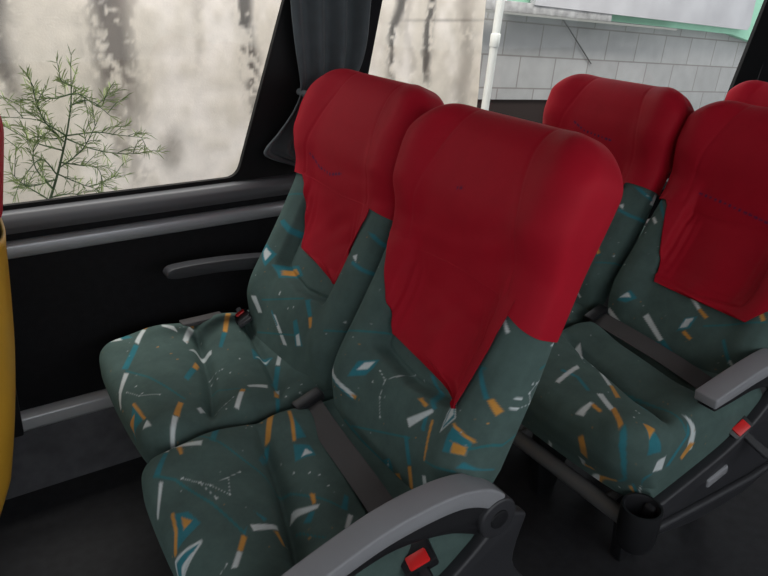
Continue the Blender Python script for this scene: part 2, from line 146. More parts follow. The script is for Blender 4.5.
# ------------------------------------------------------------------ dye pattern
BASE = np.array([.072, .112, .103])
DYE = {'O': (.58, .27, .055), 'W': (.58, .62, .62), 'T': (.030, .175, .215), 'TL': (.028, .15, .165)}
def in_poly(px, py, pts):
    c = np.zeros(px.shape, bool); n = len(pts); j = n - 1
    for i in range(n):
        (x1, y1), (x2, y2) = pts[i], pts[j]
        if y1 != y2:
            c ^= ((y1 > py) != (y2 > py)) & (px < (x2 - x1) * (py - y1) / (y2 - y1) + x1)
        j = i
    return c
def seg_d(px, py, pts):
    d = np.full(px.shape, 9.)
    for (x1, y1), (x2, y2) in zip(pts, pts[1:]):
        dx, dy = x2 - x1, y2 - y1; L = dx * dx + dy * dy + 1e-12
        t = np.clip(((px - x1) * dx + (py - y1) * dy) / L, 0, 1)
        d = np.minimum(d, np.hypot(px - x1 - t * dx, py - y1 - t * dy))
    return d
def dye(px, py, keys, offs=(0, 0)):
    col = np.tile(BASE, (len(px), 1)).astype(np.float32)
    for k in keys:
        for s in STAMPS[k]:
            pts = s[-1]
            if k[0] == 'c': pts = [(p[0] + offs[0], p[1] + offs[1]) for p in pts]
            c = np.array(DYE[s[1]])
            if s[0] == 'p':
                xs = [p[0] for p in pts]; ys = [p[1] for p in pts]
                w = np.where((px > min(xs) - .01) & (px < max(xs) + .01) & (py > min(ys) - .01) & (py < max(ys) + .01))[0]
                if not len(w): continue
                ins = in_poly(px[w], py[w], pts); d = seg_d(px[w], py[w], pts + pts[:1])
                sd = np.where(ins, d, -d); a = sstep(-.0012, .0022, sd)
            elif s[0] == 'l':
                w = slice(None); a = 1 - sstep(s[2] * .35, s[2] * 1.1, seg_d(px, py, pts))
                if s[2] < .002: a = a * .6
            else:
                w = slice(None); a = np.zeros(len(px))
                for p in pts: a = np.maximum(a, 1 - sstep(s[2] * .4, s[2] * 1.0, np.hypot(px - p[0], py - p[1])))
            col[w] = col[w] * (1 - a[:, None]) + c * a[:, None]
    r = np.random.default_rng(len(px))        # tiny flecks of orange and white all over
    for _ in range(170):
        cx, cy = r.uniform(-.45, .45), r.uniform(-.3, .5); rad = r.uniform(.0012, .0030)
        w = np.where((np.abs(px - cx) < .005) & (np.abs(py - cy) < .005))[0]
        if len(w):
            a = (1 - sstep(rad * .4, rad, np.hypot(px[w] - cx, py[w] - cy))) * r.uniform(.25, .8)
            col[w] = col[w] * (1 - a[:, None]) + np.array(DYE['O' if r.random() < .55 else 'W']) * .8 * a[:, None]
    return col

# ------------------------------------------------------------------ cushion : a dense rounded box, then shaped
def lattice(nx, ny, nz):
    key = {}; V = []; F = []
    def vid(i, j, k):
        q = (i, j, k)
        if q not in key: key[q] = len(V); V.append(q)
        return key[q]
    for i in range(nx):
        for j in range(ny):
            F.append((vid(i, j, nz), vid(i + 1, j, nz), vid(i + 1, j + 1, nz), vid(i, j + 1, nz)))
            F.append((vid(i, j, 0), vid(i, j + 1, 0), vid(i + 1, j + 1, 0), vid(i + 1, j, 0)))
    for i in range(nx):
        for k in range(nz):
            F.append((vid(i, 0, k), vid(i + 1, 0, k), vid(i + 1, 0, k + 1), vid(i, 0, k + 1)))
            F.append((vid(i, ny, k), vid(i, ny, k + 1), vid(i + 1, ny, k + 1), vid(i + 1, ny, k)))
    for j in range(ny):
        for k in range(nz):
            F.append((vid(0, j, k), vid(0, j, k + 1), vid(0, j + 1, k + 1), vid(0, j + 1, k)))
            F.append((vid(nx, j, k), vid(nx, j + 1, k), vid(nx, j + 1, k + 1), vid(nx, j, k + 1)))
    return np.array(V, float) / np.array([nx, ny, nz]), np.array(F)

XF, XB, HW, ZT, ZB = -.425, .07, .25, .474, .28
def make_cushion(keys, parent, res=.003, wide=0.):
    """wide: extra width on the window side"""
    nx, ny, nz = int((XB - XF) / res), int(2 * HW / res), int((ZT - ZB) / res)
    U, F = lattice(nx, ny, nz)
    p = np.stack([XF + U[:, 0] * (XB - XF), -HW + U[:, 1] * 2 * HW, ZB + U[:, 2] * (ZT - ZB)], 1)
    r = .036
    lo = np.array([XF + r, -HW + r, ZB + .03]); hi = np.array([XB - .02, HW - r, ZT - r])
    q = np.clip(p, lo, hi); d = p - q; n = np.linalg.norm(d, axis=1) + 1e-9
    rr = np.where(p[:, 2] < ZB + .05, .05, r)
    p = q + d / n[:, None] * np.minimum(n, rr)[:, None]
    x, y, z = p[:, 0].copy(), p[:, 1].copy(), p[:, 2].copy()
    top = sstep(ZT - .09, ZT - .02, z)
    # front edge bows out in plan, corners fall back; under-edge tucks in
    x -= .012 * (1 - (y / HW) ** 2) * sstep(-.15, XF, x)
    x += np.where(y > 0, .010, .030) * sstep(.6, 1.0, np.abs(y) / HW) ** 1.8 * sstep(-.22, XF, x)
    x += .07 * sstep(ZT - .06, ZB, z) * sstep(-.2, XF, x)
    # pads: full thigh roll, curved transverse creases
    yn = y / HW
    c1 = -.220 + .068 * yn - .012 * yn * yn
    c2 = -.062 + .048 * yn - .012 * yn * yn
    z += top * (.016 * np.exp(-((x - c1 + .10) / .075) ** 2) + .010 * np.exp(-((x - (c1 + c2) / 2) / .05) ** 2))
    z -= top * (.030 * np.exp(-((x - c1 - .004) / .014) ** 2) + .018 * np.exp(-((x - c1 - .02) / .04) ** 2)) * (1 - .92 * sstep(.6, .95, np.abs(yn)))
    z -= top * (.020 * np.exp(-((x - c2) / .012) ** 2) + .012 * np.exp(-((x - c2 - .015) / .035) ** 2)) * (1 - .92 * sstep(.6, .95, np.abs(yn)))
    z -= top * .006 * sstep(-.36, XF, x)
    z += top * .012 * np.exp(-((np.abs(yn) - .72) / .2) ** 2)
    y *= 1 - .008 * np.exp(-((x - c1) / .02) ** 2) * top
    drop = np.clip(ZT - .02 - z, 0, 1)
    y = np.where(y > 0, y * (1 + wide / HW), y * (.955 if wide > .03 else 1)); x = x + (.03 if wide > .03 else 0)
    px = x - drop * sstep(-.36, XF + .03, x) * .4; py = y + np.sign(y) * drop * sstep(.8, .98, np.abs(yn)) * .8
    col = dye(px, py, keys)
    me = mesh_np('cushion', np.stack([x, y, z], 1), F, col)
    return link('seat_cushion', me, VELOUR, parent)

# ------------------------------------------------------------------ backrest and its red cover
PIV = np.array([0., 0., .45])
def set_recline(deg):
    global UP, NO
    r = math.radians(deg); UP = np.array([math.sin(r), 0, math.cos(r)]); NO = np.array([-math.cos(r), 0, math.sin(r)])
set_recline(21)
TTOP = .748
def halfw(t):
    return np.interp(t, [-.12, 0, .15, .33, .45, .52, .60, .66, .8], [.20, .222, .245, .243, .236, .238, .245, .247, .247])
def front(l, t, vee=True):
    al = np.abs(l)
    f = .018 * np.exp(-((t - .14) / .10) ** 2) - .012 * np.exp(-((t - .40) / .10) ** 2)
    f = f + .030 * sstep(.46, .60, t) - .022 * sstep(.64, .76, t)
    f = f + .026 * sstep(.11, .19, al) * sstep(.02, .12, t) * (1 - .5 * sstep(.38, .5, t)) * (1 - sstep(.205, .25, al) * .5)
    f = f + .012 * sstep(.09, .20, al) * sstep(.50, .58, t)
    # sunken panel below the head pad, U-shaped edge
    q1 = t - .198 - .12 * al; q2 = .138 - al
    e = -np.log(np.exp(-q1 * 90) + np.exp(-q2 * 90)) / 90
    v = sstep(-.006, .012, e) * (1 - sstep(.36, .50, t))
    f = f - .027 * v - .016 * np.exp(-((e - .004) / .007) ** 2) * (1 - sstep(.36, .46, t))
    return f
def back_n(l, t):
    return -np.interp(t, [-.12, 0, .3, .5, .62, .8], [.075, .095, .10, .10, .105, .11]) + .018 * (l / .245) ** 2 * np.abs(l / .245)
def perim(n, p=5., ratio=3.2):
    th = np.linspace(0, 2 * np.pi, 4001)[:-1]
    c, s = np.cos(th), np.sin(th)
    x = np.sign(c) * np.abs(c) ** (2 / p); y = np.sign(s) * np.abs(s) ** (2 / p)
    d = np.hypot(np.diff(np.append(x, x[0])) * ratio, np.diff(np.append(y, y[0])))
    L = np.concatenate([[0], np.cumsum(d)]); u = np.linspace(0, L[-1], n + 1)[:-1]
    return np.interp(u, L, np.append(x, x[0])), np.interp(u, L, np.append(y, y[0]))
def back_pos(l, nn, t):
    return PIV + t[:, None] * UP + nn[:, None] * NO + np.stack([0 * l, l, 0 * l], 1)
def loft_back(t0, res, off=0., ttop=None, close_bottom=True):
    ttop = ttop or TTOP
    R = .062; tb = ttop - R
    ts = list(np.arange(t0, tb, res)); rows = [(t, 0., 0.) for t in ts]
    for c in np.linspace(0, 1, max(8, int(R * 1.5 / res))):
        a = c * math.pi / 2
        rows.append((tb + R * math.sin(a), R * 1.0 * (1 - math.cos(a)), R * .82 * (1 - math.cos(a))))
    N = int(1.15 / res); ux, uy = perim(N)
    Ls, Ns, Ts = [], [], []
    for (t, il, inn) in rows:
        w = float(halfw(min(t, .66))) - il + off
        # corners roll over more than the middle
        l = ux * w
        tt = np.full(N, t)
        tt = tt - .028 * sstep(.5, 1.0, np.abs(l) / .247) ** 1.8 * sstep(.50, ttop, t)
        fr = front(l * (.245 / max(w, .245)), tt) + off - inn; bk = back_n(l, tt) - off + inn
        mid, dep = (fr + bk) / 2, np.maximum((fr - bk) / 2, .004)
        nn = mid + uy * dep
        if off: tt = tt + off * sstep(ttop - .1, ttop, t)
        Ls.append(l); Ns.append(nn); Ts.append(tt)
    m = len(rows)
    l, n_, t_ = np.concatenate(Ls), np.concatenate(Ns), np.concatenate(Ts)
    i, j = np.meshgrid(np.arange(m - 1), np.arange(N), indexing='ij'); j2 = (j + 1) % N
    F = np.stack([i * N + j, i * N + j2, (i + 1) * N + j2, (i + 1) * N + j], -1).reshape(-1, 4)
    # close the ridge with quads across the last ring
    last = (m - 1) * N
    k = np.arange(N // 2 - 1)
    capf = np.stack([last + k, last + k + 1, last + N - 2 - k, last + N - 1 - k], 1)
    F = np.concatenate([F, capf])
    if close_bottom:
        F = np.concatenate([F, np.stack([k, N - 1 - k, N - 2 - k, k + 1], 1)])
    return l, n_, t_, F, N, m
def make_back(keys, parent, res=.003):
    l, n_, t_, F, N, m = loft_back(-.11, res)
    col = dye(l + np.sign(l) * np.clip(-.03 - n_, 0, 1) * .8, t_, keys)
    me = mesh_np('backrest', back_pos(l, n_, t_), F, col)
    return link('backrest', me, VELOUR, parent)
RED = np.array([.39, .007, .020]); NAVY = np.array([.02, .02, .08])
def wrinkle(l, t, seed, hem):
    r = np.random.default_rng(seed); w = np.zeros(len(l))
    for _ in range(9):
        a = r.uniform(-1.1, 1.1); ph = r.uniform(0, 6.3); k = r.uniform(60, 150)
        cl, ct = r.uniform(-.22, .22), hem + r.uniform(-.12, .10)
        g = np.exp(-(((l - cl) / .10) ** 2 + ((t - ct) / .05) ** 2))
        w += g * np.sin(k * (t * math.cos(a) + l * math.sin(a)) + ph) * .0011
    w += .0012 * np.sin(22 * l + 9 * t + seed) * np.sin(17 * t - 6 * l)
    return w
def make_cover(parent, hem, tongue, seed, res=.0035, hem_r=None, marks=()):
    """red slip cover: closed hood over the head pad + pointed tongue hanging down the front.
    tongue = [(l,t) ...] from the window-side hem corner round the point to the aisle-side hem corner"""
    off = .0065
    l, n_, t_, F, N, m = loft_back(hem, res, off, TTOP + .004, close_bottom=False)
    fr = sstep(-.06, .0, n_)
    n2 = n_ + wrinkle(l, t_, seed, hem) * fr
    t2 = t_ + (.003 * np.sin(l * 23 + seed) - .003 - (.045 * sstep(.10, .25, -l) if hem_r else 0)) * (1 - sstep(hem, hem + .05, t_))
    # seams: two curved stitch lines either side of the pad
    sw = .155 - .05 * sstep(.5, .75, t_) 
    n2 -= .0022 * np.exp(-((np.abs(l) - sw) / .0035) ** 2) * fr
    P = back_pos(l, n2, t2)
    pts = [(tongue[0][0], max(tongue[0][1], hem + .02))] + list(tongue[1:-1]) + [(tongue[-1][0], max(tongue[-1][1], hem + .02))]
    ts = np.arange(min(p[1] for p in pts), hem + .024, res)
    W = int(.42 / res); V = []; Ll = []; Tt = []
    for t in ts:
        xs = []
        tq = min(max(t, min(p[1] for p in pts) + 1e-4), hem - 1e-4)
        for (a, b) in zip(pts, pts[1:]):
            if (a[1] - tq) * (b[1] - tq) <= 0 and a[1] != b[1]: xs.append(a[0] + (tq - a[1]) / (b[1] - a[1]) * (b[0] - a[0]))
        Ll.append(np.linspace(max(xs), min(xs), W)); Tt.append(np.full(W, t))
    tl, tt = np.concatenate(Ll), np.concatenate(Tt)
    u = np.tile(np.linspace(0, 1, W), len(ts))
    dn = (hem - tt) / max(1e-3, hem - min(p[1] for p in pts))
    def surf(l, t):
        w = halfw(t) + .004; f, b = front(l, t), back_n(l, t)
        return (f + b) / 2 + (f - b) / 2 * np.clip(1 - np.abs(l / w) ** 5, .02, 1) ** .2
    sm = sum(surf(tl + a, tt + b) for a in (-.04, -.02, 0, .02, .04) for b in (-.04, -.02, 0, .02, .04)) / 25   # cloth bridges hollows
    f0 = surf(tl, tt)
    fn = sm + .5 * (f0 + .003 - sm + np.sqrt((f0 + .003 - sm) ** 2 + 4e-5)) + .004 + np.clip(dn, 0, 1) * .0055 * np.sin(u * 13 + seed) * (0.4 + u * (1 - u) * 2) + wrinkle(tl, tt, seed, hem)
    bl = sstep(hem - .05, hem, tt); fn = fn * (1 - bl) + (f0 + off - .0004 + wrinkle(tl, tt, seed, hem)) * bl; fn -= .005 * sstep(hem + .002, hem + .02, tt)
    Q = back_pos(tl, fn, tt); Q2 = back_pos(tl, fn - .0022, tt)
    b0 = len(P); R = len(ts)
    i, j = np.meshgrid(np.arange(R - 1), np.arange(W - 1), indexing='ij')
    def g(o, flip):
        q = [o + i * W + j, o + i * W + j + 1, o + (i + 1) * W + j + 1, o + (i + 1) * W + j]
        return np.stack(q[::-1] if flip else q, -1).reshape(-1, 4)
    rim = []
    for r_ in range(R - 1):
        for c_ in (0, W - 1):
            a, b = b0 + r_ * W + c_, b0 + (r_ + 1) * W + c_; rim.append((a, b, b + R * W, a + R * W))
    for c_ in range(W - 1): rim.append((b0 + c_, b0 + c_ + 1, b0 + c_ + 1 + R * W, b0 + c_ + R * W))
    # inner face of the hood's hem
    hemF = []
    inner = back_pos(l[:N], n_[:N] * .93 - .003, t_[:N] + .002); base2 = b0 + 2 * R * W
    for k in range(N): hemF.append((k, (k + 1) % N, base2 + (k + 1) % N, base2 + k))
    VV = np.concatenate([P, Q, Q2, inner]); FF = np.concatenate([F, g(b0, False), g(b0 + R * W, True), np.array(rim), np.array(hemF)])
    al = np.concatenate([l, tl, tl, l[:N]]); at = np.concatenate([t_, tt, tt, t_[:N]])
    frn = np.concatenate([fr, np.ones(2 * len(tl)), np.zeros(N)])
    col = np.tile(RED, (len(al), 1))
    shade = .78 + .22 * sstep(.0, .5, np.abs(np.sin(al * 9 + seed)) * .5 + .3)
    for mk in marks:
        d = seg_d(al, at, mk); a = (1 - sstep(.0015, .0042, d)) * frn * .85 * (np.sin(al * 420) > -.35)
        col = col * (1 - a[:, None]) + NAVY * a[:, None]
    me = mesh_np('headrest_cover', VV, FF, col)
    return link('headrest_cover', me, REDCLOTH, parent)

def make_shell(parent):
    """yellow moulded rear shell"""
    L = np.linspace(-.25, .25, 41); T = np.concatenate([np.linspace(-.13, .52, 40)])
    ll, tt = np.meshgrid(L, T); ll, tt = ll.ravel(), tt.ravel()
    w = halfw(tt) - .014
    lx = ll / .25 * w
    nb = back_n(lx * .97, tt) - .012 - .016 * np.sin(np.clip((tt + .13) / .65, 0, 1) * np.pi) * (1 - (ll / .25) ** 4) + .035 * np.abs(ll / .25) ** 8
    V = back_pos(lx, nb, tt); V2 = back_pos(lx * .98, nb + .006, tt)
    n, m = len(L), len(T); i, j = np.meshgrid(np.arange(m - 1), np.arange(n - 1), indexing='ij')
    q = [i * n + j, i * n + j + 1, (i + 1) * n + j + 1, (i + 1) * n + j]
    A = np.stack(q, -1).reshape(-1, 4); B = np.stack(q[::-1], -1).reshape(-1, 4) + n * m
    rim = []
    for r_ in range(m - 1):
        for c_ in (0, n - 1): a, b = r_ * n + c_, (r_ + 1) * n + c_; rim.append((a, b, b + n * m, a + n * m))
    for c_ in range(n - 1):
        for r_ in (0, m - 1): a, b = r_ * n + c_, r_ * n + c_ + 1; rim.append((a, b, b + n * m, a + n * m))
    return link('back_shell', mesh_np('back_shell', np.concatenate([V, V2]), np.concatenate([A, B, np.array(rim)])), YELLOW, parent)

def spline(pts, n=8):
    out = []
    P = [pts[0]] + list(pts) + [pts[-1]]
    for i in range(1, len(P) - 2):
        p0, p1, p2, p3 = (np.array(P[i + k - 1], float) for k in range(4))
        for s in range(n):
            t = s / n
            out.append(tuple(.5 * (2 * p1 + (p2 - p0) * t + (2 * p0 - 5 * p1 + 4 * p2 - p3) * t * t + (3 * p1 - p0 - 3 * p2 + p3) * t ** 3)))
    out.append(tuple(pts[-1])); return out

def make_armrest(parent, y0, y1, xf, xh, zh, side):
    """swing-up armrest: dark core running to a round pivot, grey pad on top"""
    L = xh - xf; lift = .034 if L < .38 else 0.
    top = spline([(xf, zh + .020 + lift * 1.2), (xf + .25 * L, zh + .060 + lift * .5), (xf + .5 * L, zh + .090), (xf + .75 * L, zh + .096), (xf + .93 * L, zh + .078), (xh + .015, zh + .045)])
    low = spline([(xh + .0, zh + .016), (xf + .80 * L, zh + .058), (xf + .5 * L, zh + .056), (xf + .25 * L, zh + .028 + lift * .5), (xf + .005, zh - .006 + lift * 1.2)])
    bm = bmesh.new(); prism(bm, top + low, 1, y0, y1)
    pad = bmobj('armrest_pad', bm, GREY, None, .009, 3)
    core_top = [(x, z - .004) for x, z in low[::-1]]
    core_low = spline([(xh + .035, zh - .01), (xh + .02, zh - .04), (xh - .03, zh - .032), (xf + .75 * L, zh + .008), (xf + .5 * L, zh + .028), (xf + .25 * L, zh + .006 + lift * .5), (xf + .02, zh - .02 + lift * 1.2)])
    cy = .008
    bm = bmesh.new(); prism(bm, core_top + [(xh + .035, zh + .015)] + core_low, 1, y0 + cy, y1 - cy)
    core = bmobj('armrest', bm, BLACK, parent, .005, 2)
    pad.parent = core
    bm = bmesh.new(); cyl(bm, (xh, y0 - .004, zh), (xh, y1 + .004, zh), .042, 40)
    hub = bmobj('armrest_pivot', bm, DARK, core, .006, 3)
    bm = bmesh.new(); cyl(bm, (xh, y0 - .007, zh), (xh, y0 + .01, zh), .02, 32)
    bmobj('pivot_cap', bm, BLACK, core, .003, 2)
    return core

def make_window_armrest(parent):
    bm = bmesh.new()
    prism(bm, spline([(-.20, .648), (-.175, .662), (-.05, .660), (.08, .648), (.18, .630)], 6) + spline([(.18, .595), (.06, .615), (-.06, .628), (-.17, .632), (-.20, .640)], 6), 1, .232, .272)
    a = bmobj('armrest', bm, DARK, parent, .008, 3)
    bm = bmesh.new(); prism(bm, [(.10, .62), (.17, .62), (.16, .28), (.08, .28)], 1, .238, .262)
    bmobj('armrest_post', bm, BLACK, a, .005, 2)
def make_strap(parent, pts, w=.052, name='belt_strap'):
    """flat webbing along 3D points; wide direction follows +x with an upward lean"""
    P = [Vector(p) for p in spline(pts, 10)]; bm = bmesh.new(); rows = []
    for i, p in enumerate(P):
        t = (P[min(i + 1, len(P) - 1)] - P[max(i - 1, 0)]).normalized()
        wd = Vector((.92, 0, .38)); wd = (wd - t * wd.dot(t)).normalized(); nn = t.cross(wd)
        rows.append([bm.verts.new(p + wd * a * w / 2 + nn * b) for a, b in ((-1, -.001), (-.5, .0012), (0, .0016), (.5, .0012), (1, -.001), (1, -.003), (-1, -.003))])
    for a, b in zip(rows, rows[1:]):
        for k in range(7): bm.faces.new((a[k], a[(k + 1) % 7], b[(k + 1) % 7], b[k]))
    bm.faces.new(rows[0]); bm.faces.new(rows[-1][::-1])
    return bmobj(name, bm, STRAP, parent)

def make_buckle(parent, loc, along, face, s=1.0):
    """belt buckle: along = direction towards the belt tongue, face = direction the red button looks"""
    z = Vector(along).normalized(); f = Vector(face); f = (f - z * f.dot(z)).normalized(); y = -f; x = y.cross(z)
    bm = bmesh.new()
    prism(bm, [(-.028, -.034), (.028, -.034), (.031, .03), (.024, .042), (-.024, .042), (-.031, .03)], 1, -.011, .011)
    k = bmobj('belt_buckle', bm, BLACK, parent, .004, 2)
    R = Matrix((x, y, z)).transposed().to_4x4(); R.translation = Vector(loc); k.matrix_basis = R @ Matrix.Scale(s, 4)
    bm = bmesh.new(); bx(bm, -.018, .018, -.0155, -.006, -.032, -.008)
    bmobj('release_button', bm, BUTTON, k, .003, 2)
    bm = bmesh.new(); bx(bm, -.010, .010, -.004, .008, -.10, -.030)
    bmobj('buckle_stalk', bm, DARK, k, .003, 1)
    bm = bmesh.new(); bx(bm, -.027, .027, -.008, .006, .038, .066)
    bmobj('belt_tongue', bm, DARK, k, .003, 1)
    return k

def make_base(parent, aisle):
    bm = bmesh.new()
    bx(bm, -.29, .06, -.22, .22, .235, .295)
    pts = [(-.30, .24), (-.27, .0), (-.20, .0), (-.12, .20), (-.02, .20), (.02, .0), (.09, .0), (.07, .24)]
    for y in (-.17, .13):
        prism(bm, pts, 1, y, y + .035)
    b = bmobj('seat_frame', bm, BLACK, parent, .006, 2)
    xt = -.365 if aisle else -.31
    bm = bmesh.new(); cyl(bm, (xt, -.245, .232), (xt, .24, .232), .021, 24); [cyl(bm, (xt, y, .232), (-.27, y, .262), .014, 16) for y in (-.15, .15)]
    bmobj('front_tube', bm, TUBE, b)
    return b

def make_side(parent, yo):
    """moulded aisle-side panel with the round socket at its front end, the recline button and the arm post"""
    y0, y1 = yo - .275, yo - .245
    bm = bmesh.new()
    prism(bm, spline([(-.36, .30), (-.20, .335), (-.06, .375), (.04, .44), (.10, .50)], 6) + spline([(.16, .47), (.14, .36), (.20, .26), (.20, .20)], 5) + spline([(.05, .165), (-.15, .17), (-.36, .215)], 5), 1, y0, y1)
    s = bmobj('side_panel', bm, SIDE, parent, .008, 3)
    bm = bmesh.new()
    tubepath(bm, [(-.36, y0 - .004, .245), (-.16, y0 - .006, .235), (.05, y0 - .006, .225), (.2, y0 - .004, .23)], .011, 10)
    bmobj('panel_rib', bm, DARK, s)
    bm = bmesh.new()   # open round socket (hollow)
    cx, cy, r, ri, zt, zb = -.385, (y0 + y1) / 2, .047, .038, .315, .225
    n = 36; ring = lambda rad, z: [bm.verts.new((cx + rad * math.cos(2 * math.pi * k / n), cy + rad * math.sin(2 * math.pi * k / n), z)) for k in range(n)]
    rs = [ring(r * .8, zb - .02), ring(r * .94, zb), ring(r, zt - .01), ring(r - .002, zt), ring(ri + .002, zt), ring(ri, zt - .006), ring(ri * .9, zb + .01)]
    for a, b in zip(rs, rs[1:]):
        for k in range(n): bm.faces.new((a[k], a[(k + 1) % n], b[(k + 1) % n], b[k]))
    bm.faces.new(rs[0][::-1]); bm.faces.new(rs[-1])
    bmobj('cup_holder', bm, BLACK, s)
    bm = bmesh.new(); bx(bm, -.115, -.035, y0 - .006, y0 + .02, .345, .372)
    o = bmobj('recline_button', bm, GREY, s, .006, 3); o.rotation_euler = (0, -.22, 0); o.location = (.034, 0, -.036)
    return s

BTP = [(-.035, .232, .484), (-.055, .10, .490), (-.068, -.04, .488), (-.08, -.16, .482), (-.09, -.20, .475)]
def make_seat(label, loc, rec, ckeys, bkeys, aisle, hem, tongue, seed, arm=None, group=None, res=.003, hem_r=None, marks=(), ttop=.748):
    global TTOP
    TTOP = ttop; set_recline(rec); t = empty('bus_seat', loc, label, 'seat', group)
    make_cushion(ckeys, t, res, (.012 if loc[0] < 1 else 0.) if aisle else .045); make_back(bkeys, t, res); make_cover(t, hem, tongue, seed, max(res, .0035), hem_r, marks)
    make_shell(t); make_base(t, aisle)
    if aisle:
        make_side(t, 0)
        make_armrest(t, -.28, -.225, arm[0], arm[1], arm[2], -1)
        st = make_strap(t, arm[4])
        make_buckle(t, *arm[3])
        bm = bmesh.new(); bx(bm, -.037, .037, -.014, .020, -.008, .014)
        o = bmobj('belt_anchor', bm, BLACK, t, .006, 2); o.location = Vector(arm[4][0]) + Vector((0, .006, .004)); o.rotation_euler = (.1, -.3, .05)
    else:
        make_window_armrest(t)
        make_buckle(t, (-.01, .20, .492), (-.2, -1, .1), (-.5, -.2, .8), .75)
        bm = bmesh.new(); bx(bm, -.17, -.05, .24, .275, .478, .490)
        bmobj('belt_end', bm, STRAP, t, .003, 2)
    return t
def copy_tree(o, parent=None):
    c = o.copy(); COL.objects.link(c); c.parent = parent
    for ch in list(o.children): copy_tree(ch, c)
    return c

XA, YA, YW, X2 = .64, .945, 1.455, 1.55
TA = [(.205, .47), (.20, .42), (.085, .245), (-.165, .214), (-.198, .41), (-.20, .47)]
TA = [(.232, .47), (.20, .42), (.112, .258), (-.160, .228), (-.178, .392), (-.185, .47)]
TW = [(.185, .47), (.150, .455), (.098, .290), (-.115, .265), (-.17, .445), (-.175, .47)]
T2 = [(.225, .44), (.19, .40), (.115, .185), (-.165, .18), (-.225, .26), (-.225, .44)]
PITCH = X2 - XA
G = 'patterned coach seats with red head covers'
make_seat('green patterned front aisle seat with grey armrest, its red cover ending in a long point', (XA, YA, 0), 21, ['ca'], ['ba'], True, .452, TA, 1,
          (-.37, .075, .503, ((-.076, -.236, .462), (.18, 1, .15), (-.45, -.3, .8), 1.1), BTP), G, .003, True, [[(.02, .60), (.03, .598)]])
make_seat('green patterned front window seat beside the gathered curtain, short pointed red cover', (XA + .008, YW - .002, 0), 22, ['cw'], ['bw'], False, .475, TW, 5, None, G, .003, None,
          [[(.135, .535), (.09, .512), (.03, .508), (-.02, .52)]], .765)
BT2 = [(-.01, .225, .486), (-.035, .10, .494), (-.05, -.04, .492), (-.055, -.15, .48), (-.03, -.205, .45)]
make_seat('second row aisle seat with wide red tongue and black side panel with cup socket', (X2 + .01, YA - .02, 0), 26, ['c2'], ['b2'], True, .415, T2, 9,
          (-.225, .125, .492, ((-.03, -.236, .40), (-.2, 1, .5), (-.5, -.5, .7), 1.1), BT2), G, .0036, None, [[(.13, .462), (.05, .455), (-.06, .44), (-.12, .43)]], .722)
w2 = make_seat('second row window seat, its red head cover below the grey stone facade', (X2 + .01, YW - .02, 0), 24, ['cw'], ['b2', 'bw'], False, .43, TW, 13, None, G, .0036, None,
          [[(.10, .565), (.05, .545), (-.06, .535)]], .723)
make_seat('rear window seat, only its red cover top showing behind the second row aisle seat', (X2 + 1.01, YW - .05, 0), 27, ['cw'], ['b2'], False, .42, TW, 17, None, G, .006, None, (), .668)
w0 = make_seat('seat ahead seen from behind, yellow back shell under red cover, at the left edge', (-.112, YW, 0), 9, ['cw'], ['b2'], False, .57, TW, 21, None, G, .006)
for c in w0.children:
    if c.name.startswith(('seat_cushion', 'seat_frame')): c.location.x = -.10


# ------------------------------------------------------------------ bus shell
W = 1.85
def struct(name, bm, m, parent=None, bevel=0, smooth=False):
    o = bmobj(name, bm, m, parent, bevel, 2, smooth)
    if parent is None: o['kind'] = 'structure'
    return o
XL, XR = -5.2, 5.6
bm = bmesh.new(); bx(bm, XL, XR, -1.3, W + .1, -.1, 0); struct('floor', bm, FLOORM)
bm = bmesh.new(); bx(bm, XL, XR, -1.3, W + .1, 2.12, 2.2); struct('ceiling', bm, CEIL)
bm = bmesh.new(); bx(bm, XL, XR, W, W + .06, 0, .80); bx(bm, XL, XR, W, W + .06, 1.75, 2.12)
# pillars between the panes
prism(bm, [(.80, .80), (1.10, .80), (1.30, 1.75), (1.10, 1.75)], 1, W, W + .06)
prism(bm, [(3.36, .80), (3.60, .80), (3.80, 1.75), (3.45, 1.75)], 1, W, W + .06)
prism(bm, [(-1.75, .80), (-1.45, .80), (-1.15, 1.75), (-1.45, 1.75)], 1, W, W + .06)
struct('wall_left', bm, PANEL)
bm = bmesh.new(); bx(bm, XL, XR, -1.36, -1.3, 0, .82); bx(bm, XL, XR, -1.36, -1.3, 1.75, 2.12)
for x in (-3.5, -1.6, .3, 2.2, 4.1): bx(bm, x, x + .14, -1.36, -1.3, .82, 1.75)
struct('wall_right', bm, PANEL)
bm = bmesh.new(); bx(bm, XR, XR + .06, -1.3, W + .1, 0, 2.12); struct('wall_rear', bm, PANEL)
bm = bmesh.new(); bx(bm, XL - .06, XL, -1.3, W + .1, 0, .9); struct('wall_front', bm, PANEL)
# rails along the window wall
def rail(name, prof, m, x0=XL, x1=XR):
    bm = bmesh.new(); prism(bm, prof, 0, x0, x1); return struct(name, bm, m, None, .004, True)
rail('trim_1', [(W, .832), (W - .022, .826), (W - .034, .812), (W - .036, .792), (W - .026, .775), (W, .772)], mat('sill_vinyl', (.085, .085, .092), .45))
rail('trim_2', [(W, .752), (W - .012, .750), (W - .020, .742), (W - .022, .722), (W - .016, .708), (W, .705)], RAIL)
rail('trim_3', [(W, .262), (W - .018, .258), (W - .03, .248), (W - .03, .215), (W - .022, .205), (W, .204)], mat('foot_rail_metal', (.62, .63, .65), .4, .3))
bm = bmesh.new(); bx(bm, XL, XR, W - .02, W, 0, .204); struct('baseboard_left', bm, SKIRT)

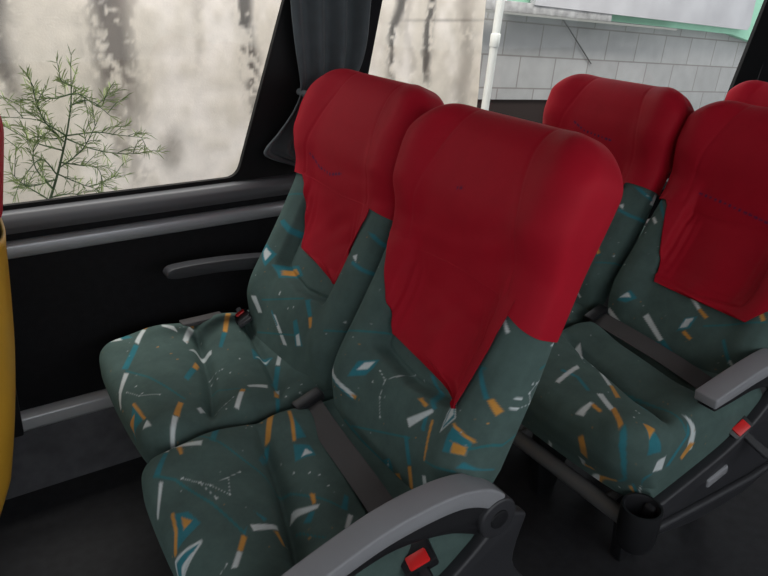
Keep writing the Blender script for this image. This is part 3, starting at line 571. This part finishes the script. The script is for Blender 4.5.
# glass: thin pane, mostly clear, Fresnel reflection
GLASS = bpy.data.materials.new('window_glass'); GLASS.use_nodes = True
nt = GLASS.node_tree; nt.nodes.clear()
o_ = nt.nodes.new('ShaderNodeOutputMaterial'); tr = nt.nodes.new('ShaderNodeBsdfTransparent'); gl = nt.nodes.new('ShaderNodeBsdfGlossy'); mx = nt.nodes.new('ShaderNodeMixShader')
tr.inputs['Color'].default_value = (.93, .94, .935, 1); gl.inputs['Roughness'].default_value = .02; mx.inputs[0].default_value = .025
nt.links.new(tr.outputs[0], mx.inputs[1]); nt.links.new(gl.outputs[0], mx.inputs[2]); nt.links.new(mx.outputs[0], o_.inputs[0])
def rounded(pts, r, n=5):
    out = []; N = len(pts)
    for i in range(N):
        p, a, b = Vector(pts[i]), Vector(pts[i - 1]), Vector(pts[(i + 1) % N])
        d1, d2 = (a - p).normalized(), (b - p).normalized()
        s, e = p + d1 * r, p + d2 * r
        for k in range(n + 1):
            t = k / n; out.append(tuple((1 - t) ** 2 * s + 2 * t * (1 - t) * p + t * t * e))
    return out
def window(idx, clear, outer):
    bm = bmesh.new(); c = rounded(clear, .035); n = len(c)
    # border: ring between the clear opening and the outer edge, sampled radially
    cx = sum(p[0] for p in c) / n; cz = sum(p[1] for p in c) / n
    def hit(p):
        best = None; d = Vector((p[0] - cx, p[1] - cz))
        for i in range(len(outer)):
            a, b = Vector(outer[i]) - Vector((cx, cz)), Vector(outer[(i + 1) % len(outer)]) - Vector((cx, cz)); e = b - a
            den = d.x * e.y - d.y * e.x
            if abs(den) < 1e-9: continue
            t = (a.x * e.y - a.y * e.x) / den; u = (a.x * d.y - a.y * d.x) / den
            if t > 0 and -1e-6 <= u <= 1 + 1e-6 and (best is None or t < best): best = t
        return (cx + d.x * best, cz + d.y * best)
    # add the outer corners' directions so that the ring is complete
    ring = list(c)
    A = [bm.verts.new((p[0], W - .004, p[1])) for p in ring]; B = [bm.verts.new((hit(p)[0], W - .004, hit(p)[1])) for p in ring]
    C = [bm.verts.new((p[0], W + .012, p[1])) for p in ring]
    for i in range(n):
        j = (i + 1) % n
        bm.faces.new((A[i], A[j], B[j], B[i])); bm.faces.new((A[j], A[i], C[i], C[j]))
    f = struct('window_%d' % idx, bm, FRIT)
    bm = bmesh.new()
    vs = [bm.verts.new((p[0], W + .008, p[1])) for p in c]; bm.faces.new(vs)
    g = struct('window_pane', bm, GLASS, f)
    return f
window(1, [(-1.30, .842), (.722, .842), (1.03, 1.74), (-1.02, 1.74)], [(-1.75, .80), (1.03, .80), (1.16, 1.76), (-1.2, 1.76)])
window(2, [(1.085, .842), (3.13, .842), (3.40, 1.74), (1.16, 1.74)], [(.96, .80), (3.50, .80), (3.62, 1.76), (1.14, 1.76)])

# ------------------------------------------------------------------ curtain, gathered at the pillar and tied behind the head rest
def curtain():
    rows = []; nu = 90
    lv = [(1.75, .86, 1.17, .020), (1.50, .868, 1.148, .020), (1.32, .880, 1.128, .019), (1.20, .893, 1.118, .017), (1.12, .905, 1.09, .014), (1.085, .906, 1.03, .011), (1.06, .900, .99, .011), (1.02, .875, .985, .013), (.97, .83, .98, .015), (.925, .785, .985, .016), (.90, .80, .985, .016), (.862, .90, 1.0, .015)]
    # lower hem runs slantwise: drop more at the right
    V = []; sp = [spline([(l[k],) for l in lv], 6) for k in range(4)]
    m = len(sp[0])
    for i in range(m):
        z, a, b, amp = sp[0][i][0], sp[1][i][0], sp[2][i][0], sp[3][i][0]
        for k in range(nu):
            u = k / (nu - 1); x = a + (b - a) * u
            V.append((x, W - .045 - amp * math.sin(u * 6.5 * math.pi + .6) - .3 * amp * math.sin(u * 15 + z * 9), z))
    V = np.array(V); i, j = np.meshgrid(np.arange(m - 1), np.arange(nu - 1), indexing='ij')
    F = np.stack([i * nu + j, (i + 1) * nu + j, (i + 1) * nu + j + 1, i * nu + j + 1], -1).reshape(-1, 4)
    me = mesh_np('curtain', V, F); root = link('curtain', me, CURT)
    md = root.modifiers.new('thick', 'SOLIDIFY'); md.thickness = .003
    tag(root, 'dark grey gathered curtain hanging at the black pillar behind the front window seat', 'curtain')
    bm = bmesh.new()
    tubepath(bm, [(.912, W - .03, 1.077), (.918, W - .07, 1.074), (.96, W - .085, 1.070), (1.03, W - .075, 1.068), (1.045, W - .02, 1.066)], .010, 8)
    bmobj('tie_back', bm, CURT, root)
curtain()

# ------------------------------------------------------------------ outside
bm = bmesh.new(); bx(bm, -8, 16, W + .4, 14, -1.2, -1.1); struct('ground', bm, mat('street_asphalt', (.10, .10, .10), .9, var=.2))
WY = 3.0
def concrete():
    x0, x1, z0, z1 = -1.6, 2.62, -1.1, 2.3
    nx, nz = 430, 260
    xs, zs = np.linspace(x0, x1, nx), np.linspace(z0, z1, nz); X, Z = np.meshgrid(xs, zs); X, Z = X.ravel(), Z.ravel()
    def vn(fx, fz, seed):
        r = np.random.default_rng(seed); g = r.random((64, 64)); a, b = X * fx + 20, Z * fz + 20
        ia, ib = np.floor(a).astype(int), np.floor(b).astype(int); fa, fb = a - ia, b - ib
        fa = fa * fa * (3 - 2 * fa); fb = fb * fb * (3 - 2 * fb)
        q = lambda i, j: g[i % 64, j % 64]
        return (q(ia, ib) * (1 - fa) + q(ia + 1, ib) * fa) * (1 - fb) + (q(ia, ib + 1) * (1 - fa) + q(ia + 1, ib + 1) * fa) * fb
    n1 = vn(3, 2, 1) * .5 + vn(9, 6, 2) * .3 + vn(24, 18, 3) * .2
    n2 = vn(16, 7, 4) * .35 + vn(38, 26, 5) * .35 + vn(80, 60, 6) * .3
    base = np.array([.68, .61, .53]); pink = np.array([.70, .63, .57]); tan = np.array([.52, .45, .37])
    base = base * 1.3; pink = pink * 1.3; col = base + (pink - base) * sstep(.35, .65, n1)[:, None]
    col = col + (tan - col) * (sstep(.62, .40, n1) * .35)[:, None]
    k = WY / 3.2
    # runs of black mould: x centre, half width, z bottom, z fade, strength
    for cx, w, zb, zf, s_ in [(.725, .070, .80, .3, 1.0), (.745, .085, .42, .4, .58), (.31, .05, .95, .15, .7), (1.335, .040, .80, .3, 1.0), (2.19, .035, .90, .2, .9), (2.40, .032, .93, .15, .95),
                              (1.10, .03, 1.0, .3, .25), (2.28, .03, .8, .3, .3), (2.66, .06, .5, .4, .45), (-.4, .06, .8, .3, .8), (1.9, .02, .8, .3, .2)]:
        cx = cx * k
        wob = (vn(.5, 7, int(cx * 100) + 50) - .5) * .06
        g = np.exp(-((X - cx - wob) / w) ** 2) * sstep(zb - .12, zb + zf, Z + (n2 - .5) * .3)
        a = np.clip(g * s_ * (1.0 * sstep(.38, .56, n2 + (g - .5) * .30) + .15), 0, .92)
        c = np.array([.085, .075, .068]) if s_ > .6 else np.array([.26, .22, .19])
        col = col * (1 - a[:, None]) + c * a[:, None]
    bx_, bz_ = .936 * k, .662
    g = np.exp(-(((X - bx_ - .1 * (Z - bz_)) / .055) ** 2 + ((Z - bz_) / .085) ** 2) ** 1.5); a = g * .8 * (.55 + .6 * n2)
    col = col * (1 - a[:, None]) + np.array([.22, .19, .16]) * a[:, None]
    d = np.abs(Z - (1.19 + .02 * (X - 2))) ; a = (1 - sstep(.002, .008, d)) * (X > 2.0) * .5
    col = col * (1 - a[:, None]) + np.array([.2, .17, .15]) * a[:, None]
    V = np.stack([X, WY + .012 * (n1 - .5), Z], 1)
    i, j = np.meshgrid(np.arange(nz - 1), np.arange(nx - 1), indexing='ij')
    F = np.stack([i * nx + j, i * nx + j + 1, (i + 1) * nx + j + 1, (i + 1) * nx + j], -1).reshape(-1, 4)
    nv = len(V); c8 = np.array([(x, y, z) for x in (x0, x1) for y in (WY + .006, WY + .25) for z in (z0, z1)])
    ff = np.array([(0, 1, 3, 2), (4, 6, 7, 5), (2, 3, 7, 6), (1, 5, 7, 3), (0, 2, 6, 4)]) + nv
    me = mesh_np('concrete', np.concatenate([V, c8]), np.concatenate([F, ff]), np.concatenate([col, np.tile(np.array([.5, .42, .36]), (8, 1))]))
    o = link('wall_outside', me, fabric_mat('stained_render', .9, 0, bump=.35, bscale=120, var=.07, spec=.2)); o['kind'] = 'structure'
concrete()

# drain pipe standing at the end of the stained wall
pt = empty('drain_pipe', (2.655, WY - .05, -1.1), 'white vertical drain pipe at the end of the stained outside wall', 'pipe')
pt.location.x = 2.50; pt.rotation_euler = (0, .075, 0)
PIPEM = mat('white_pipe', (.72, .72, .68), .5, var=.08)
bm = bmesh.new(); cyl(bm, (0, 0, 0), (0, 0, 3.4), .022, 20); bmobj('pipe_run', bm, PIPEM, pt)
for z in (2.17, 1.2):
    bm = bmesh.new(); cyl(bm, (0, 0, z), (0, 0, z + .07), .027, 20); bmobj('pipe_collar', bm, PIPEM, pt, .004)

# stone facade across the way; the street drops to the right
FY = 4.2
fa = empty('facade_building', (3.9, FY, 1.10), 'building with pale grey stone tile facade beyond the drain pipe', 'building')
fa.rotation_euler = (0, math.radians(3.6), 0)
TILE = bpy.data.materials.new('stone_tiles'); TILE.use_nodes = True; nt = TILE.node_tree; b = nt.nodes['Principled BSDF']; b.inputs['Roughness'].default_value = .7
tc = nt.nodes.new('ShaderNodeTexCoord'); sp = nt.nodes.new('ShaderNodeSeparateXYZ'); cb = nt.nodes.new('ShaderNodeCombineXYZ'); br = nt.nodes.new('ShaderNodeTexBrick')
nt.links.new(tc.outputs['Object'], sp.inputs[0]); nt.links.new(sp.outputs[0], cb.inputs[0]); ad = nt.nodes.new('ShaderNodeMath'); ad.inputs[1].default_value = -.02; nt.links.new(sp.outputs[2], ad.inputs[0]); nt.links.new(ad.outputs[0], cb.inputs[1]); nt.links.new(cb.outputs[0], br.inputs['Vector'])
br.inputs['Scale'].default_value = 1; br.inputs['Brick Width'].default_value = .405; br.inputs['Row Height'].default_value = .25; br.inputs['Mortar Size'].default_value = .007; br.inputs['Mortar Smooth'].default_value = .3
br.offset = .5; br.inputs['Color1'].default_value = (.27, .265, .258, 1); br.inputs['Color2'].default_value = (.31, .305, .298, 1); br.inputs['Mortar'].default_value = (.18, .165, .155, 1)
nz = nt.nodes.new('ShaderNodeTexNoise'); nz.inputs['Scale'].default_value = 7; nz.inputs['Detail'].default_value = 6; nt.links.new(tc.outputs['Object'], nz.inputs['Vector'])
mr = nt.nodes.new('ShaderNodeMapRange'); mr.inputs['To Min'].default_value = .78; mr.inputs['To Max'].default_value = 1.22; nt.links.new(nz.outputs['Fac'], mr.inputs['Value'])
vs = nt.nodes.new('ShaderNodeVectorMath'); vs.operation = 'SCALE'; nt.links.new(br.outputs['Color'], vs.inputs[0]); nt.links.new(mr.outputs[0], vs.inputs['Scale']); nt.links.new(vs.outputs[0], b.inputs['Base Color'])
bm = bmesh.new(); bx(bm, -2.5, 6, 0, .3, -.57, .12); bmobj('tile_facade', bm, TILE, fa, smooth=False)
DKW = mat('dark_opening', (.03, .022, .02), .8, spec=.1); BRN = mat('brown_frame', (.12, .05, .035), .6)
bm = bmesh.new(); bx(bm, -2.5, .62, .02, .3, -1.6, -.57); bmobj('shop_opening', bm, DKW, fa, smooth=False)
bm = bmesh.new(); bx(bm, .62, .72, -.02, .3, -1.6, -.57); bmobj('door_post', bm, BRN, fa, .01)
bm = bmesh.new(); bx(bm, .72, 6, 0, .3, -1.6, -.57); bmobj('lower_facade', bm, TILE, fa, smooth=False)
MINT = mat('mint_paint', (.27, .52, .37), .7, var=.06)
bm = bmesh.new(); prism(bm, [(-.05, .10), (2.9, .085), (3.4, .02), (6, .02), (6, 1.5), (-.05, 1.5)], 1, -.10, -.02); bmobj('mint_wall', bm, MINT, fa, smooth=False)
AWN = mat('grey_awning', (.38, .37, .38), .7, var=.12, vscale=3)
aw = empty('shop_awning', (3.9, FY - .12, 1.10), 'grey corrugated awning panel above the stone tiles, edged by a pale rail', 'awning'); aw.rotation_euler = (0, math.radians(3.6), 0)
bm = bmesh.new(); tubepath(bm, [(4.42, FY - .03, 1.19), (4.66, FY - .022, .99), (4.92, FY - .012, .775)], .0045, 8)
wr = bmobj('loose_cable', bm, mat('cable_rubber', (.07, .065, .06), .7)); wr.parent = fa; wr.matrix_parent_inverse = Matrix.LocRotScale(fa.location, fa.rotation_euler, None).inverted()
bm = bmesh.new()
pr = []
prism(bm, [(.09, .150), (3.02, .135), (3.05, .17), (2.95, 1.5), (.10, 1.5)], 1, -.06, -.005); bmobj('awning_panel', bm, AWN, aw, smooth=False)
bm = bmesh.new(); bx(bm, -.75, 1.0, -.05, -.01, .085, .16); bmobj('awning_rail', bm, mat('awning_rail', (.30, .29, .285), .7, var=.38, vscale=16), aw, .004)
bm = bmesh.new(); bx(bm, -.75, 1.9, -.06, -.02, .068, .085); bmobj('awning_grey_strip', bm, mat('strip_grey', (.20, .20, .185), .8), aw)  # thin dark grey strip along the lower edge of the rail

# weed growing out of the wall foot
def weed():
    LEAF = mat('weed_leaf', (.17, .24, .075), .6, var=.35, vscale=20); STEM = mat('weed_stem', (.045, .075, .03), .7)
    root = empty('wall_weed', (.42, 2.80, .40), 'spindly green weed with needle leaves growing against the stained outside wall', 'plant')
    r = random.Random(4); sb = bmesh.new(); lb = bmesh.new(); tb = bmesh.new()
    def blade(bm, p, d, L, w):
        d = d.normalized(); s = d.cross(Vector((0, 1, .2))).normalized() * w
        q = p + d * L * .5; e = p + d * L + Vector((0, 0, -.12 * L))
        a, b, c, f, t = (bm.verts.new(x) for x in (p - s * .5, p + s * .5, q - s, q + s, e))
        bm.faces.new((a, b, f, c)); bm.faces.new((c, f, t))
    BR = [[(-0.092, 0.154), (-0.044, 0.264), (0.008, 0.405), (0.041, 0.523), (0.055, 0.617)], [(0.008, 0.405), (-0.051, 0.454), (-0.095, 0.484), (-0.192, 0.506)], [(-0.005, 0.384), (-0.059, 0.465), (-0.084, 0.551), (-0.086, 0.598)], [(0.011, 0.405), (0.119, 0.407), (0.194, 0.389), (0.288, 0.369)], [(0.034, 0.512), (0.104, 0.53), (0.171, 0.47)], [(0.043, 0.555), (-0.007, 0.541), (-0.047, 0.539), (-0.124, 0.517)], [(-0.015, 0.352), (-0.102, 0.382), (-0.197, 0.449)], [(-0.032, 0.308), (0.039, 0.289), (0.101, 0.27), (0.114, 0.198)], [(-0.049, 0.265), (-0.099, 0.338), (-0.178, 0.28)], [(-0.058, 0.243), (-0.155, 0.243), (-0.203, 0.305)], [(-0.036, 0.286), (0.048, 0.357), (0.106, 0.464)], [(0.006, 0.394), (0.09, 0.353), (0.187, 0.332), (0.267, 0.336)], [(0.043, 0.555), (0.076, 0.553), (0.133, 0.506), (0.153, 0.538)], [(-0.068, 0.209), (-0.116, 0.295), (-0.114, 0.372), (-0.094, 0.403)], [(-0.044, 0.264), (0.018, 0.221), (0.079, 0.19), (0.172, 0.214)], [(0.008, 0.405), (-0.039, 0.398), (-0.097, 0.414), (-0.162, 0.377)], [(-0.084, 0.176), (-0.008, 0.189), (0.054, 0.169)], [(-0.086, 0.165), (-0.14, 0.207), (-0.195, 0.237)], [(0.048, 0.586), (0.026, 0.598), (0.005, 0.619)]]
    for bi, br in enumerate(BR):
        dy = r.uniform(-.12, .12) if bi else 0
        path = spline([(x, dy * k / (len(br) - 1), z) for k, (x, z) in enumerate(br)], 5)
        if bi == 0: path = [(-.115, 0, -.02)] + path
        pts = [Vector(p) for p in path]; n = len(pts)
        tubepath(sb, pts, [(.0058 if bi == 0 else .0032) * (1 - .7 * k / n) for k in range(n)], 6)
        for k in range(1, n):
            d0 = (pts[k] - pts[k - 1]).normalized(); f = k / n
            if bi and k % 3 == 0 or bi == 0 and k > 6 and k % 3 == 0:      # side twig
                d = (d0 * .7 + Vector((r.uniform(-.7, .7), r.uniform(-.4, .4), r.uniform(-.3, .9)))).normalized()
                L = r.uniform(.05, .11); tw = [pts[k], pts[k] + d * L * .5 + Vector((0, 0, .008)), pts[k] + d * L]
                tubepath(sb, tw, [.0016, .0012, .0006], 5)
                for j in range(9):
                    blade(tb if j > 3 else lb, tw[0].lerp(tw[2], r.uniform(.3, 1)), d * .8 + Vector((r.uniform(-.8, .8), r.uniform(-.5, .5), r.uniform(-.6, .9))), r.uniform(.025, .055), .0016)
            if bi and r.random() < .8:
                for _ in range(2 + (f > .6)):
                    blade(tb if f > .6 else lb, pts[k], d0 * .6 + Vector((r.uniform(-.9, .9), r.uniform(-.5, .5), r.uniform(-.5, .9))), r.uniform(.03, .06), .0018)
    bmobj('stems', sb, STEM, root); bmobj('needle_leaves', lb, LEAF, root, smooth=False)
    bmobj('young_leaves', tb, mat('weed_tip', (.27, .33, .12), .6, var=.3, vscale=20), root, smooth=False)
weed()

# ------------------------------------------------------------------ light: bright overcast sky
Wd = bpy.data.worlds.new('sky'); S.world = Wd; Wd.use_nodes = True
bgn = Wd.node_tree.nodes['Background']; bgn.inputs['Color'].default_value = (.90, .95, 1, 1); bgn.inputs['Strength'].default_value = 1.55
def area(name, loc, target, sx, sy, e, col=(1, 1, 1)):
    L = bpy.data.lights.new(name, 'AREA'); L.shape = 'RECTANGLE'; L.size = sx; L.size_y = sy; L.energy = e; L.color = col
    o = bpy.data.objects.new(name, L); COL.objects.link(o); o.location = loc
    o.rotation_euler = (Vector(target) - Vector(loc)).to_track_quat('-Z', 'Y').to_euler(); return o
area('alley_fill_lamp', (2.2, 2.45, 3.6), (2.2, 3.2, .6), 7, .8, 230, (1, .965, .91))  # added fill lamp above the alley, brightens the outside wall beyond the sky's light
area('daylight_right_windows', (.9, -1.22, 1.62), (1.1, .9, .5), 4.0, .5, 17, (.95, .98, 1))
area('daylight_windscreen', (-4.8, .4, 1.6), (1, 1, .7), 1.8, .9, 4, (.95, .98, 1))
S.view_settings.view_transform = 'Standard'; S.view_settings.look = 'None'; S.view_settings.exposure = 0
S.cycles.max_bounces = 8
